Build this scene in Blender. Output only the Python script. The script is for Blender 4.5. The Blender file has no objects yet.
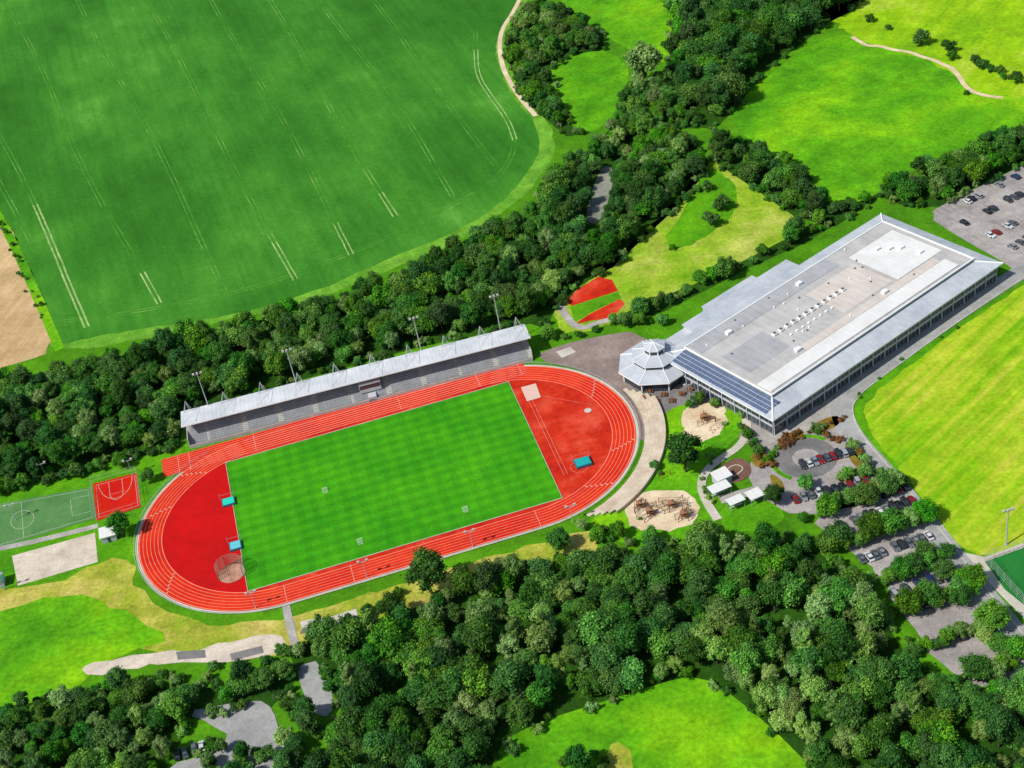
import bpy, bmesh, math, random
import numpy as np
from mathutils import Vector, Matrix
from mathutils.geometry import tessellate_polygon
random.seed(7); rng=np.random.default_rng(7)
sc=bpy.context.scene
R=math.radians
# ------------------------------------------------------------------ survey
# aerial survey rectification: plan-photo coordinates -> metres on the ground
F=1477.; PITCH=R(36.6); ROLL=R(10.9); HGT=321.
_fw=np.array([0,math.cos(PITCH),-math.sin(PITCH)]); _rt=np.array([1.,0,0]); _dn=np.cross(_fw,_rt)
RT=math.cos(ROLL)*_rt+math.sin(ROLL)*_dn; DN=-math.sin(ROLL)*_rt+math.cos(ROLL)*_dn
def G(u,v,z=0.):
    d=(u-512)*RT+(v-384)*DN+F*_fw
    t=(z-HGT)/d[2]
    return (d[0]*t,d[1]*t)
def Gs(pts,z=0.): return [G(u,v,z) for u,v in pts]
# ------------------------------------------------------------------ colours / materials
def c(r,g,b,k=.8):
    f=lambda x:((x/255+.055)/1.055)**2.4 if x>10 else x/255/12.92
    v=[f(r)*k,f(g)*k,f(b)*k]
    if max(r,g,b)-min(r,g,b)>35:
        l=.3*v[0]+.6*v[1]+.1*v[2]; v=[max(.004,l+(q-l)*1.13) for q in v]
    return (*v,1)
class NT:
    def __init__(s,name,rough=.9,spec=.2):
        s.m=bpy.data.materials.new(name); s.m.use_nodes=True; s.t=s.m.node_tree
        s.b=s.t.nodes['Principled BSDF']; s.b.inputs['Roughness'].default_value=rough
        s.b.inputs['Specular IOR Level'].default_value=spec
    def n(s,ty,**k):
        x=s.t.nodes.new(ty)
        for a,b in k.items(): setattr(x,a,b)
        return x
    def l(s,a,b): s.t.links.new(a,b)
    def pos(s,rot=0,sc=(1,1,1),obj=False):
        if obj: o=s.n('ShaderNodeTexCoord').outputs['Object']
        else: o=s.n('ShaderNodeNewGeometry').outputs['Position']
        if rot:
            q=s.n('ShaderNodeMapping'); q.inputs['Rotation'].default_value=(0,0,rot); s.l(o,q.inputs['Vector']); o=q.outputs['Vector']
        mp=s.n('ShaderNodeMapping'); mp.inputs['Scale'].default_value=sc
        s.l(o,mp.inputs['Vector']); return mp.outputs['Vector']
    def noise(s,vec,scale,detail=3,rough=.6):
        x=s.n('ShaderNodeTexNoise'); x.inputs['Scale'].default_value=scale; x.inputs['Detail'].default_value=detail
        x.inputs['Roughness'].default_value=rough; s.l(vec,x.inputs['Vector']); return x.outputs['Fac']
    def ramp(s,fac,stops):
        x=s.n('ShaderNodeValToRGB'); e=x.color_ramp.elements
        e[0].position,e[0].color=stops[0]; e[1].position,e[1].color=stops[-1]
        for p,cc in stops[1:-1]:
            q=e.new(p); q.color=cc
        s.l(fac,x.inputs['Fac']); return x.outputs['Color']
    def rng(s,fac,a,b,lo,hi):
        x=s.n('ShaderNodeMapRange'); x.inputs[1].default_value=a;x.inputs[2].default_value=b;x.inputs[3].default_value=lo;x.inputs[4].default_value=hi
        s.l(fac,x.inputs[0]); return x.outputs[0]
    def math(s,op,a,b):
        x=s.n('ShaderNodeMath',operation=op)
        for i,q in enumerate((a,b)):
            if isinstance(q,(int,float)): x.inputs[i].default_value=q
            else: s.l(q,x.inputs[i])
        return x.outputs[0]
    def mul(s,col,val):
        x=s.n('ShaderNodeVectorMath',operation='SCALE'); s.l(col,x.inputs[0])
        if isinstance(val,(int,float)): x.inputs['Scale'].default_value=val
        else: s.l(val,x.inputs['Scale'])
        return x.outputs[0]
    def out(s,col): s.l(col,s.b.inputs['Base Color']); return s.m
def gmat(name,cols,big=.02,fine=.8,amp=.25,stripe=None,rough=.95,lo=.35,hi=.65):
    m=NT(name,rough,.1); p=m.pos()
    n1=m.noise(p,big,6,.68)
    st=[(lo+(hi-lo)*i/(len(cols)-1),cc) for i,cc in enumerate(cols)]
    if stripe:
        ang,per,a=stripe
        n2=m.noise(m.pos(rot=ang,sc=(1/per,.012,1)),1.,3,.6)
        n1=m.math('ADD',n1,m.rng(n2,.3,.7,-a,a))
    col=m.ramp(n1,st)
    f=m.noise(p,fine,3,.7)
    v=m.rng(f,.3,.7,1-amp,1+amp)
    f2=m.noise(p,fine*.18,3,.6); v=m.math('MULTIPLY',v,m.rng(f2,.3,.7,1-amp*.8,1+amp*.8))
    return m.out(m.mul(col,v))
def pmat(name,col,rough=.6,spec=.4,amp=.06,scale=1.5,metal=0):
    m=NT(name,rough,spec); m.b.inputs['Metallic'].default_value=metal
    p=m.pos(obj=True); f=m.noise(p,scale,3); v=m.rng(f,.3,.7,1-amp,1+amp)
    rgb=m.n('ShaderNodeRGB'); rgb.outputs[0].default_value=col
    return m.out(m.mul(rgb.outputs[0],v))
# ------------------------------------------------------------------ mesh helpers
def obj(name,verts,faces,mats,fm=None,loc=(0,0,0),rot=0,parent=None):
    me=bpy.data.meshes.new(name); me.from_pydata([tuple(v) for v in verts],[],[tuple(f) for f in faces])
    for m in (mats if isinstance(mats,(list,tuple)) else [mats]): me.materials.append(m)
    if fm is not None: me.polygons.foreach_set('material_index',fm)
    me.update()
    o=bpy.data.objects.new(name,me); sc.collection.objects.link(o)
    o.location=loc; o.rotation_euler=(0,0,rot)
    if parent: o.parent=parent
    return o
def empty(name,loc=(0,0,0),rot=0):
    e=bpy.data.objects.new(name,None); sc.collection.objects.link(e); e.location=loc; e.rotation_euler=(0,0,rot); return e
class MB:
    def __init__(s): s.v=[];s.f=[];s.m=[]
    def add(s,v,f,m=0):
        o=len(s.v); s.v+=[tuple(x) for x in v]; s.f+=[tuple(i+o for i in q) for q in f]; s.m+=[m]*len(f)
    def box(s,x0,x1,y0,y1,z0,z1,m=0):
        v=[(x0,y0,z0),(x1,y0,z0),(x1,y1,z0),(x0,y1,z0),(x0,y0,z1),(x1,y0,z1),(x1,y1,z1),(x0,y1,z1)]
        s.add(v,[(0,3,2,1),(4,5,6,7),(0,1,5,4),(1,2,6,5),(2,3,7,6),(3,0,4,7)],m)
    def quad(s,a,b,c_,d,m=0): s.add([a,b,c_,d],[(0,1,2,3)],m)
    def cyl(s,p0,p1,r0,r1,n=7,m=0,caps=True):
        p0=Vector(p0);p1=Vector(p1);d=(p1-p0).normalized()
        a=d.orthogonal().normalized();b=d.cross(a)
        v=[]
        for p,r in((p0,r0),(p1,r1)):
            for i in range(n):
                t=2*math.pi*i/n; v.append(p+a*math.cos(t)*r+b*math.sin(t)*r)
        f=[(i,(i+1)%n,n+(i+1)%n,n+i) for i in range(n)]
        if caps: f+=[tuple(range(n))[::-1],tuple(range(n,2*n))]
        s.add(v,f,m)
    def make(s,name,mats,**k): return obj(name,s.v,s.f,mats,s.m,**k)
def chaikin(p,n=2,closed=True):
    for _ in range(n):
        q=[]; L=len(p)
        if not closed: q.append(p[0])
        for i in range(L if closed else L-1):
            a=p[i];b=p[(i+1)%L]
            q.append((a[0]*.75+b[0]*.25,a[1]*.75+b[1]*.25)); q.append((a[0]*.25+b[0]*.75,a[1]*.25+b[1]*.75))
        if not closed: q.append(p[-1])
        p=q
    return p
def rough_edge(p,amp,step=4.):
    q=[]
    for i in range(len(p)):
        a=p[i];b=p[(i+1)%len(p)]; L=math.dist(a,b); n=max(1,int(L/step))
        for k in range(n):
            t=k/n; q.append((a[0]+(b[0]-a[0])*t+random.gauss(0,amp),a[1]+(b[1]-a[1])*t+random.gauss(0,amp)))
    return q
def sheet(name,pts,mat,z,smooth=2,rough=0,world=False):
    p=pts if world else Gs(pts)
    if smooth: p=chaikin(p,smooth)
    if rough: p=rough_edge(p,rough)
    v=[(x,y,z) for x,y in p]
    tr=tessellate_polygon([[Vector(q) for q in v]])
    f=[]
    for t in tr:
        a,b,cc=[Vector(v[i]) for i in t]
        f.append(t if (b-a).cross(cc-a).z>0 else t[::-1])
    return obj(name,v,f,mat)
def ribbon_geo(p,w,z,closed=False):
    n=len(p); v=[];f=[]
    for i in range(n):
        a=Vector(p[(i-1)%n] if closed or i>0 else p[i]);b=Vector(p[(i+1)%n] if closed or i<n-1 else p[i])
        d=(b-a).normalized(); nn=Vector((-d.y,d.x)); q=Vector(p[i])
        v+=[(q.x+nn.x*w/2,q.y+nn.y*w/2,z),(q.x-nn.x*w/2,q.y-nn.y*w/2,z)]
    for i in range(n if closed else n-1):
        j=(i+1)%n; f.append((2*i,2*i+1,2*j+1,2*j))
    return v,f
def ribbon(name,pts,w,mat,z,smooth=2,world=False):
    p=pts if world else Gs(pts)
    if smooth: p=chaikin(p,smooth,False)
    v,f=ribbon_geo(p,w,z); return obj(name,v,f,mat)
def kerb(name,pts,mat,smooth=2,h=.15,w=.3):
    p=chaikin(Gs(pts),smooth,False); b=MB(); v,_=ribbon_geo(p,w,0)
    n=len(p); vv=v+[(x,y,h+.15) for x,y,_z in v]; f=[]
    for i in range(n-1):
        a,b_,c_,d=2*i,2*i+1,2*i+3,2*i+2; o=2*n
        f+=[(a+o,b_+o,c_+o,d+o),(b_,c_,c_+o,b_+o),(a+o,d+o,d,a)]
    b.add(vv,f); return b.make(name,mat)
def inpoly(x,y,poly):
    r=False;n=len(poly);j=n-1
    for i in range(n):
        xi,yi=poly[i];xj,yj=poly[j]
        if (yi>y)!=(yj>y) and x<(xj-xi)*(y-yi)/(yj-yi)+xi: r=not r
        j=i
    return r
# ------------------------------------------------------------------ arena axes, crop row direction
EV=8.
S_=Vector(G(773,421,EV));E_=Vector(G(1003,263,EV)); W_=Vector(G(672,345,EV))
dx=E_-S_; AL=dx.length; AA=math.atan2(dx.y,dx.x); nv=Vector((-math.sin(AA),math.cos(AA))); AW=(W_-S_).dot(nv)
_d=Vector(G(180,30))-Vector(G(295,280)); CD=math.atan2(_d.y,_d.x)
# ------------------------------------------------------------------ materials
M_base=gmat('grass_base',[c(70,120,35),c(95,150,45)],.02)
def crop():
    m=NT('crop_green',.95,.1); p=m.pos()
    n1=m.noise(m.pos(rot=math.pi/2-CD,sc=(1,.4,1)),.022,8,.7); n2=m.noise(p,.007,4,.6)
    col=m.ramp(m.math('ADD',m.math('MULTIPLY',n1,.55),m.math('MULTIPLY',n2,.45)),[(.38,c(52,104,38)),(.47,c(62,120,46)),(.56,c(78,138,56)),(.66,c(110,168,78))])
    v=m.rng(m.noise(p,.45,5,.8),.3,.7,.82,1.18)
    n3=m.noise(m.pos(rot=math.pi/2-CD,sc=(.35,.008,1)),1.,3,.65)
    v=m.math('MULTIPLY',v,m.rng(n3,.3,.7,.9,1.1))
    return m.out(m.mul(col,v))
M_crop=crop()
M_mead=gmat('meadow_grass',[c(76,136,30),c(102,164,38),c(136,186,56)],.022,.6,.27)
M_mead2=gmat('meadow_yellow',[c(120,168,48),c(150,188,60),c(178,198,90)],.018,.5,.22,stripe=(R(40),5.,.08))
M_tri=gmat('mown_meadow',[c(112,158,50),c(150,176,72),c(182,186,105)],.035,.6,.24)
M_lawn=gmat('lawn_grass',[c(74,134,40),c(106,164,50)],.04,.9,.25)
M_dry=gmat('dry_grass',[c(112,150,52),c(160,166,76),c(198,184,112)],.04,.8,.26)
M_dark=gmat('wood_floor_shade',[c(36,66,20),c(54,92,28)],.06,.8,.3)  # ground under the trees, canopy shade put into its dark green
M_brown=gmat('bare_soil_field',[c(180,152,112),c(208,180,140)],.02,.5,.14,stripe=(R(20),3.,.1))
M_fieldR=gmat('mown_field',[c(96,158,40),c(136,178,52),c(172,190,76),c(200,194,100)],.014,.7,.2,stripe=(math.pi/2-AA-R(6),4.,.17),lo=.26,hi=.76)
M_sand=gmat('sand',[c(205,182,150),c(230,214,186)],.1,1.2,.14)
M_pale=gmat('pale_gravel',[c(196,182,162),c(222,208,190)],.1,1.2,.16)
M_path=gmat('gravel_path',[c(190,182,165),c(210,204,190)],.1,1.5,.1)
M_asph=gmat('asphalt_worn',[c(148,148,146),c(174,174,170)],.05,1.5,.16)
M_asph2=gmat('asphalt_dark',[c(108,106,106),c(134,131,128)],.06,1.5,.2)
M_park=gmat('parking_setts',[c(146,139,136),c(178,171,166)],.06,1.5,.18)
M_pave=gmat('paving_setts',[c(154,149,143),c(186,181,172)],.08,1.2,.18)
M_plaza=gmat('plaza_paving',[c(130,114,107),c(160,142,134)],.06,1.0,.2)
M_conc=gmat('concrete_light',[c(190,182,168),c(210,204,192)],.1,1.3,.1)
M_track=gmat('track_polyurethane',[c(198,52,36),c(220,74,54)],.05,1.2,.1,rough=.85)
M_track2=gmat('track_dark_red',[c(178,28,24),c(200,44,35)],.05,1.2,.1,rough=.85)
M_trackR=gmat('track_infield_red',[c(174,46,36),c(198,64,50),c(214,94,76)],.07,1.,.13,rough=.85)
M_red=gmat('court_red',[c(190,46,38),c(206,60,48)],.1,1.2,.08)
M_court=gmat('court_green',[c(84,125,76),c(102,142,90)],.08,1.2,.12)
M_white=pmat('white_paint',(.74,.74,.72,1),.6,.3)
M_faded=pmat('faded_line',c(200,205,185),.8,.2,.15,.6)
M_linepink=pmat('lane_line',c(240,165,145),.7,.2,.15,.4)
M_water=gmat('river_water_mat',[c(110,115,100),c(165,165,150)],.08,.5,.15,rough=.3)
M_tram=gmat('tramline_soil',[c(64,124,48),c(88,146,62),c(134,172,95)],.05,.8,.2,lo=.4,hi=.66)
M_tramb=gmat('tramline_bright',[c(110,158,80),c(172,192,132)],.09,.8,.25)
def roofmat(name,a,b,per=1.,axis='X',amp=.06):
    m=NT(name,.5,.4); p=m.pos(obj=True)
    col=m.ramp(m.noise(p,.1,6,.7),[(.35,a),(.65,b)])
    w=m.n('ShaderNodeTexWave',wave_type='BANDS',bands_direction=axis,wave_profile='SAW'); w.inputs['Scale'].default_value=math.pi/10/per*2
    m.l(p,w.inputs['Vector'])
    v=m.rng(w.outputs['Fac'],0,.25,1-amp*2,1)
    v=m.math('MULTIPLY',v,m.rng(m.noise(m.pos(obj=True,sc=(.2,1,1) if axis=='Y' else (1,.2,1)),.7,5,.75),.3,.7,1-amp*1.4,1+amp*1.4))
    return m.out(m.mul(col,v))
M_roofmain=roofmat('roof_membrane_grey',c(178,175,172),c(204,201,196),6.,'X',.05)
M_roofwhite=roofmat('roof_white',c(222,221,216),c(238,237,233),4,'X',.035)
M_roofband=roofmat('roof_metal_band',c(178,184,192),c(206,210,214),2.4,'X',.07)
M_roofbandY=roofmat('roof_metal_band_end',c(172,179,188),c(200,204,209),2.4,'Y',.07)
M_stroof=roofmat('stand_roof_sheet',c(200,204,206),c(226,228,228),3.,'X',.07)
M_facade=pmat('facade_panel',c(190,194,198),.6)
M_facdark=pmat('facade_cladding_dark',c(105,108,112),.6)
M_glass=pmat('dark_glazing',(.03,.04,.05,1),.15,.6,.2,.3)
M_steel=pmat('galvanised_steel',c(175,178,180),.4,.5)
M_seat=pmat('seat_grey',c(158,163,170),.7,.3,.2,.3)
M_concr=pmat('cast_concrete',c(185,183,177),.9,.2,.14,.5)
M_wood=pmat('timber',c(120,80,52),.8,.2,.15)
M_tyre=pmat('tyre_rubber',(.02,.02,.02,1),.8)
# ------------------------------------------------------------------ ground
sheet('ground',[(-3500,-1500),(3500,-1500),(3500,6000),(-3500,6000)],M_base,0,0,world=True)
L1,L2,L3,L4,L5,L6,L7=.03,.06,.09,.12,.15,.18,.21
crop_poly=[(-90,-60),(560,-60),(518,6),(497,32),(495,62),(512,98),(535,122),(541,140),(536,160),(515,190),(486,214),(455,232),(380,262),(320,290),(250,312),(160,326),(75,340),(62,346),(48,316),(2,205),(-90,60)]
sheet('crop_field',crop_poly,M_crop,L2,2,.3)
sheet('field_margin',[(540,-40),(530,0),(508,30),(506,60),(522,95),(548,120),(556,140),(552,160),(535,185),(500,215),(460,240),(380,275),(300,305),(160,335),(60,355),(40,330),(300,250),(480,150),(490,0)],gmat('margin_grass',[c(84,138,52),c(125,175,75)],.07,.8,.25),L1,rough=.6)
sheet('bare_field',[(-120,60),(-10,190),(3,212),(30,270),(62,350),(0,368),(-120,400)],M_brown,L2,1,.4)
ribbon('field_track',[(-20,185),(4,225),(22,262),(48,322),(60,350)],4,M_mead,L3)
ribbon('field_path',[(528,-20),(515,10),(501,30),(499,50),(504,72),(518,96),(536,116)],2.4,M_sand,L3)
cropW=Gs(crop_poly)
def tram_w(p,mat,w=.5,gap=1.9,clip=True,z=L3,jit=0.):
    b=MB()
    for s_ in(-1,1):
        q=[]
        for i in range(len(p)):
            a=Vector(p[max(0,i-1)]);bb=Vector(p[min(len(p)-1,i+1)]);d=(bb-a).normalized()
            q.append((p[i][0]-d.y*gap/2*s_+random.gauss(0,jit),p[i][1]+d.x*gap/2*s_+random.gauss(0,jit)))
        run=[]
        for x in q+[None]:
            if x is not None and (not clip or inpoly(x[0],x[1],cropW)): run.append(x)
            else:
                if len(run)>1: v,f=ribbon_geo(run,w,z); b.add(v,f)
                run=[]
    b.make('tramline',mat)
dA=(Vector(G(20,180))-Vector(G(90,326))).normalized(); dB=(Vector(G(268,0))-Vector(G(396,216))).normalized()
for u,v,br in((90,326,130),(156,305,32),(228,290,0),(295,280,40),(354,254,30),(396,216,24),(455,196,0),(497,165,0),(30,250,0)):
    d=dA.lerp(dB,min(1,max(0,(u-90)/300))).normalized(); o=Vector(G(u,v)); wob=random.uniform(.8,2.2)
    P=[tuple(o+d*s+Vector((-d.y,d.x))*math.sin(s/55+u)*wob) for s in range(0,420,6)]
    tram_w(P,M_tram,.42)
    if br: tram_w(P[:br//6+1],M_tramb,.6 if br<100 else .85,z=L4,jit=.06)
tram_w(chaikin(Gs([(476,30),(474,60),(482,84),(500,108),(514,130),(514,155),(495,182),(462,200),(425,222),(330,262),(250,290),(150,310),(60,322)]),2,False),M_tram,.45)
tram_w(chaikin(Gs([(476,50),(477,76),(492,98),(508,120),(515,140)]),2,False),M_tramb,.55,z=L4)
# meadows
sheet('meadow',[(548,62),(580,50),(600,48),(626,62),(632,90),(604,130),(575,132),(548,98)],M_mead,L2,2,.5)
sheet('meadow',[(545,-40),(760,-40),(690,20),(672,70),(620,45),(580,20),(560,5)],M_mead,L2,2,.5)
sheet('meadow',[(725,110),(800,50),(850,30),(890,50),(940,62),(965,85),(1005,98),(1060,95),(1060,140),(930,180),(880,200),(832,210),(790,165),(740,135)],M_mead,L2,2,.5)
sheet('meadow',[(820,10),(880,-60),(1120,-60),(1120,110),(1040,97),(1000,98),(968,88),(940,62),(890,50),(850,38)],M_mead2,L3,2,.9)
ribbon('stream_bed',[(852,37),(862,43),(868,46),(880,46),(893,50),(910,52),(922,57),(934,60),(944,65),(952,68),(958,75),(966,88),(980,95),(1003,98)],2.2,M_sand,L4)
sheet('meadow',[(715,148),(760,178),(805,225),(790,245),(695,290),(640,310),(612,325),(565,338),(548,312),(590,280),(630,245),(680,200)],M_tri,L2,2,.8)
sheet('meadow',[(706,165),(728,175),(742,208),(700,240),(672,252),(664,240),(690,205)],M_lawn,L3,2,.9)
sheet('river_water',[(584,222),(592,190),(602,165),(614,168),(612,190),(600,225)],M_water,L4)
sheet('clay_court',[(566,302),(577,290),(598,277),(612,280),(618,291),(572,306)],M_trackR,L4,0)
sheet('clay_court',[(574,325),(590,314),(620,299),(625,304),(612,318),(590,321)],M_trackR,L4,0)
sheet('court_grass',[(570,307),(618,292),(621,298),(590,313),(575,322)],M_lawn,L4,0)
ribbon('path',[(557,298),(566,318),(580,330),(600,322),(628,316)],3,M_pave,L5)
# left area
sheet('grass_strip',[(-60,485),(90,462),(180,440),(180,480),(140,520),(140,560),(100,570),(-60,600)],M_lawn,L1,1,.4)
W=[G(-50,513),G(92,487),G(97,518),G(-50,563)]
sheet('football_court',W,M_court,L3,0,world=True)
def lerp2(Q,s,t):
    a=Vector(Q[0]).lerp(Vector(Q[1]),s); b=Vector(Q[3]).lerp(Vector(Q[2]),s); return tuple(a.lerp(b,t))
def lines(name,Q,segs,w,z,mat=None):
    b=MB()
    for sg in segs:
        p=[lerp2(Q,s,t) for s,t in sg]; v,f=ribbon_geo(p,w,z); b.add(v,f)
    b.make(name,mat or M_faded)
arc=lambda cx,cy,rx,ry,a0,a1,n=16:[(cx+rx*math.cos(R(a0+(a1-a0)*i/n)),cy+ry*math.sin(R(a0+(a1-a0)*i/n))) for i in range(n+1)]
lines('court_marking',W,[[(.03,.06),(.97,.06),(.97,.94),(.03,.94)],[(.97,.25),(.84,.25),(.84,.75),(.97,.75)],[(.5,.06),(.5,.94)],arc(.5,.5,.08,.22,0,360)],.14,L4)
RC=[G(93,484),G(137,473),G(141,507),G(97,521)]
sheet('basketball_court',RC,M_red,L3,0,world=True)
lines('court_marking',RC,[[(.06,.06),(.94,.06),(.94,.94),(.06,.94),(.06,.06)],arc(.5,.06,.38,.5,0,180),[(.35,.06),(.35,.42),(.65,.42),(.65,.06)],arc(.5,.42,.15,.18,0,180)],.12,L4)
sheet('beach_court',[(12,556),(95,533),(98,562),(18,586)],M_pale,L3,0)
ribbon('path',[(-40,556),(20,545),(70,533),(98,526)],2.5,M_pave,L4,1)
sheet('dry_lawn',[(130,590),(190,622),(250,625),(330,608),(570,532),(600,535),(590,560),(430,610),(330,650),(230,660),(140,655),(60,630),(0,620),(-40,620),(-40,590),(40,588),(110,560),(138,560)],M_dry,L2,2,.8)
sheet('lawn',[(-60,625),(40,600),(90,592),(125,615),(185,640),(110,655),(70,700),(-60,730)],M_mead,L3,2,.8)
sheet('sand_area',[(80,670),(100,660),(140,655),(180,651),(230,641),(282,632),(290,650),(240,664),(195,661),(150,664),(90,676)],M_pale,L4,1,.6)
ribbon('path',[(286,606),(291,630),(297,652)],2.6,M_pave,L5)
for q in ([(300,622),(322,617),(326,628),(304,634)],[(330,617),(356,609),(360,622),(336,631)]):
    sheet('paving',q,M_conc,L4,0)
for q in ([(300,634),(303,628),(318,625),(320,632)],[(176,652),(205,650),(206,658),(178,660)],[(230,654),(262,646),(264,653),(232,661)]):
    sheet('rubber_pad',q,M_asph2,L5,0)
sheet('parking_asphalt',[(180,712),(240,702),(270,700),(292,770),(290,810),(150,810),(160,770),(230,745),(225,730)],M_asph,L6,1,.4)
sheet('parking_asphalt',[(298,665),(318,662),(338,705),(322,722),(300,695)],M_asph,L6,1,.4)
# east
sheet('mown_field',[(860,405),(930,350),(1000,300),(1060,268),(1200,300),(1200,560),(1030,548),(985,557),(958,545),(932,512),(900,468),(872,435)],M_fieldR,L3,1,.4)
sheet('lawn',[(800,420),(1100,240),(1300,300),(1300,800),(1000,720),(900,560)],M_lawn,L1,1)
road_e=[(1080,238),(1030,266),(950,318),(870,375),(846,393),(840,410),(850,435),(880,468),(908,500),(940,540),(975,585),(1024,645),(1080,715)]
ribbon('road',road_e,7.5,M_asph,L6)
kerb('kerb',[(1080,243),(1030,273),(955,324),(878,380),(857,397),(851,412),(862,437),(890,468),(916,500),(948,540),(983,585),(1030,643)],M_conc)
sheet('service_apron',[(745,405),(800,420),(880,360),(1003,280),(1050,248),(1040,262),(945,320),(862,380),(842,400),(842,420),(790,440),(770,452),(750,440)],M_pave,L4,1)
sheet('parking_asphalt',[(925,215),(960,196),(1060,148),(1100,240),(1020,275),(1003,262),(960,238)],M_park,L5,1)
sheet('parking_asphalt',[(760,500),(745,470),(765,445),(842,412),(855,440),(880,468),(905,492),(870,503),(800,518)],M_park,L3,1)
sheet('parking_asphalt',[(800,518),(890,488),(915,500),(1024,645),(1050,690),(990,690),(940,670),(900,600),(850,545)],M_park,L3,1,.5)
def ring(name,cx,cy,r0,r1,mat,z,a0=0,a1=360,n=48):
    v=[]
    for i in range(n+1):
        t=R(a0+(a1-a0)*i/n); v+=[(cx+r0*math.cos(t),cy+r0*math.sin(t),z),(cx+r1*math.cos(t),cy+r1*math.sin(t),z)]
    return obj(name,v,[(2*i,2*i+1,2*i+3,2*i+2) for i in range(n)],mat)
rc=G(806,458)
ring('turning_circle',rc[0],rc[1],4.5,10,M_asph2,L5)
ring('grass_verge',rc[0],rc[1],10.2,11.8,M_lawn,L5,40,230)
M_bed=gmat('bed_mulch',[c(110,110,50),c(150,110,60)],.2,1.2,.3)
for q in ([(748,455),(764,450),(770,462),(756,470)],[(775,440),(800,428),(806,436),(782,446)],[(812,424),(838,414),(842,424),(820,434)],[(845,440),(856,448),(872,470),(862,474),(846,456)],[(838,478),(868,472),(872,478),(842,484)],[(768,472),(782,480),(786,494),(774,490)]):
    sheet('planting_bed',q,M_bed,L6,2)
sheet('court_artificial',[(985,562),(1060,535),(1100,600),(1030,610),(1005,590)],gmat('artificial_turf',[c(45,110,55),c(55,125,62)],.1,1,.08),L5,0)
sheet('path',[(960,552),(985,557),(1060,530),(1060,545),(990,566),(1040,620),(1030,625),(978,572)],M_path,L4,0)
# plaza
sheet('plaza',[(530,358),(560,345),(600,336),(640,330),(700,385),(735,400),(765,430),(760,450),(740,440),(700,405),(665,420),(640,450),(620,400),(590,372)],M_plaza,L2,1)
sheet('terrace_paving',[(622,372),(650,375),(668,392),(690,385),(712,395),(700,405),(672,412),(655,410),(640,400)],M_asph2,L3,1)
sheet('paving',[(556,352),(570,347),(576,352),(562,358)],M_conc,L3,0)
sheet('lawn',[(662,412),(690,402),(732,404),(744,420),(738,440),(712,458),(702,490),(718,520),(700,535),(640,550),(600,535),(585,522),(640,490),(655,460)],M_mead,L4,2,.2)
sheet('lawn',[(716,508),(760,496),(790,515),(770,530),(725,533)],M_lawn,L4,1)
sheet('play_sand',[(680,412),(700,403),(724,405),(730,420),(716,438),(700,443),(682,433)],M_sand,L5,2,.4)
sheet('play_sand',[(624,503),(650,490),(690,490),(700,505),(697,524),(665,532),(628,530)],M_sand,L5,2,.4)
ribbon('path',[(744,412),(748,428),(742,445),(722,458),(706,470),(700,485),(706,502),(718,520)],2.8,M_path,L6)
ribbon('path',[(720,500),(765,488)],4,M_pave,L5,0)
sheet('pump_track',[(716,470),(735,457),(750,462),(752,476),(735,484),(718,482)],gmat('asphalt_brown',[c(105,78,68),c(125,96,84)],.1,1,.14),L7,2)
ribbon('court_marking',[(722,474),(734,464),(745,468),(736,476),(726,479)],.3,M_faded,L7+.03)
# ------------------------------------------------------------------ stadium
C0=(-47.6,391.7); TH=R(8.5); ct,st_=math.cos(TH),math.sin(TH)
def T(x,y): return (C0[0]+ct*x-st_*y,C0[1]+st_*x+ct*y)
def Tinv(p): dx,dy=p[0]-C0[0],p[1]-C0[1]; return (ct*dx+st_*dy,-st_*dx+ct*dy)
HS=42.2; RI=36.5; RO=44.9; Z0=.12
def oval(r,n=48):
    p=[(HS+r*math.cos(t),r*math.sin(t)) for t in np.linspace(-math.pi/2,math.pi/2,n)]
    p+=[(-HS+r*math.cos(t),r*math.sin(t)) for t in np.linspace(math.pi/2,3*math.pi/2,n)]
    return [T(*q) for q in p]
def ovalring(name,r0,r1,mat,z):
    a,b=oval(r0),oval(r1); n=len(a)
    v=[(x,y,z) for x,y in a]+[(x,y,z) for x,y in b]
    return obj(name,v,[(i,n+i,n+(i+1)%n,(i+1)%n) for i in range(n)],mat)
KW=dict(loc=(C0[0],C0[1],0),rot=TH)
def KL(z): return dict(loc=(C0[0],C0[1],z),rot=TH)
sheet('infield_track_surface',oval(RI+.3),M_trackR,Z0,0,world=True)
pp=[(-HS+ (RI+.2)*math.cos(t),(RI+.2)*math.sin(t)) for t in np.linspace(R(107),R(253),40)]
sheet('infield_west_surface',[T(*q) for q in pp],M_track2,Z0+.03,0,world=True)
ovalring('running_track',RI,RO,M_track,Z0+.06)
xs0=-76.;xs1=60.
b=MB(); b.add([(xs0,RI,0),(xs1,RI,0),(xs1,RI+10.6,0),(xs0,RI+10.6,0)],[(0,1,2,3)]); b.make('sprint_straight',M_track,**KL(Z0+.09))
b=MB()
for k in range(9):
    y=RI+.25+1.25*k; b.add([(xs0,y-.07,0),(xs1,y-.07,0),(xs1,y+.07,0),(xs0,y+.07,0)],[(0,1,2,3)])
b.make('lane_marking',M_linepink,**KL(Z0+.12))
b=MB()
for k in range(7):
    r=RI+.35+(RO-RI-.7)/6*k; v,f=ribbon_geo(oval(r),.2 if k in(0,6) else .12,Z0+.1,True); b.add(v,f)
b.make('lane_marking',M_linepink)
b=MB()
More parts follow.
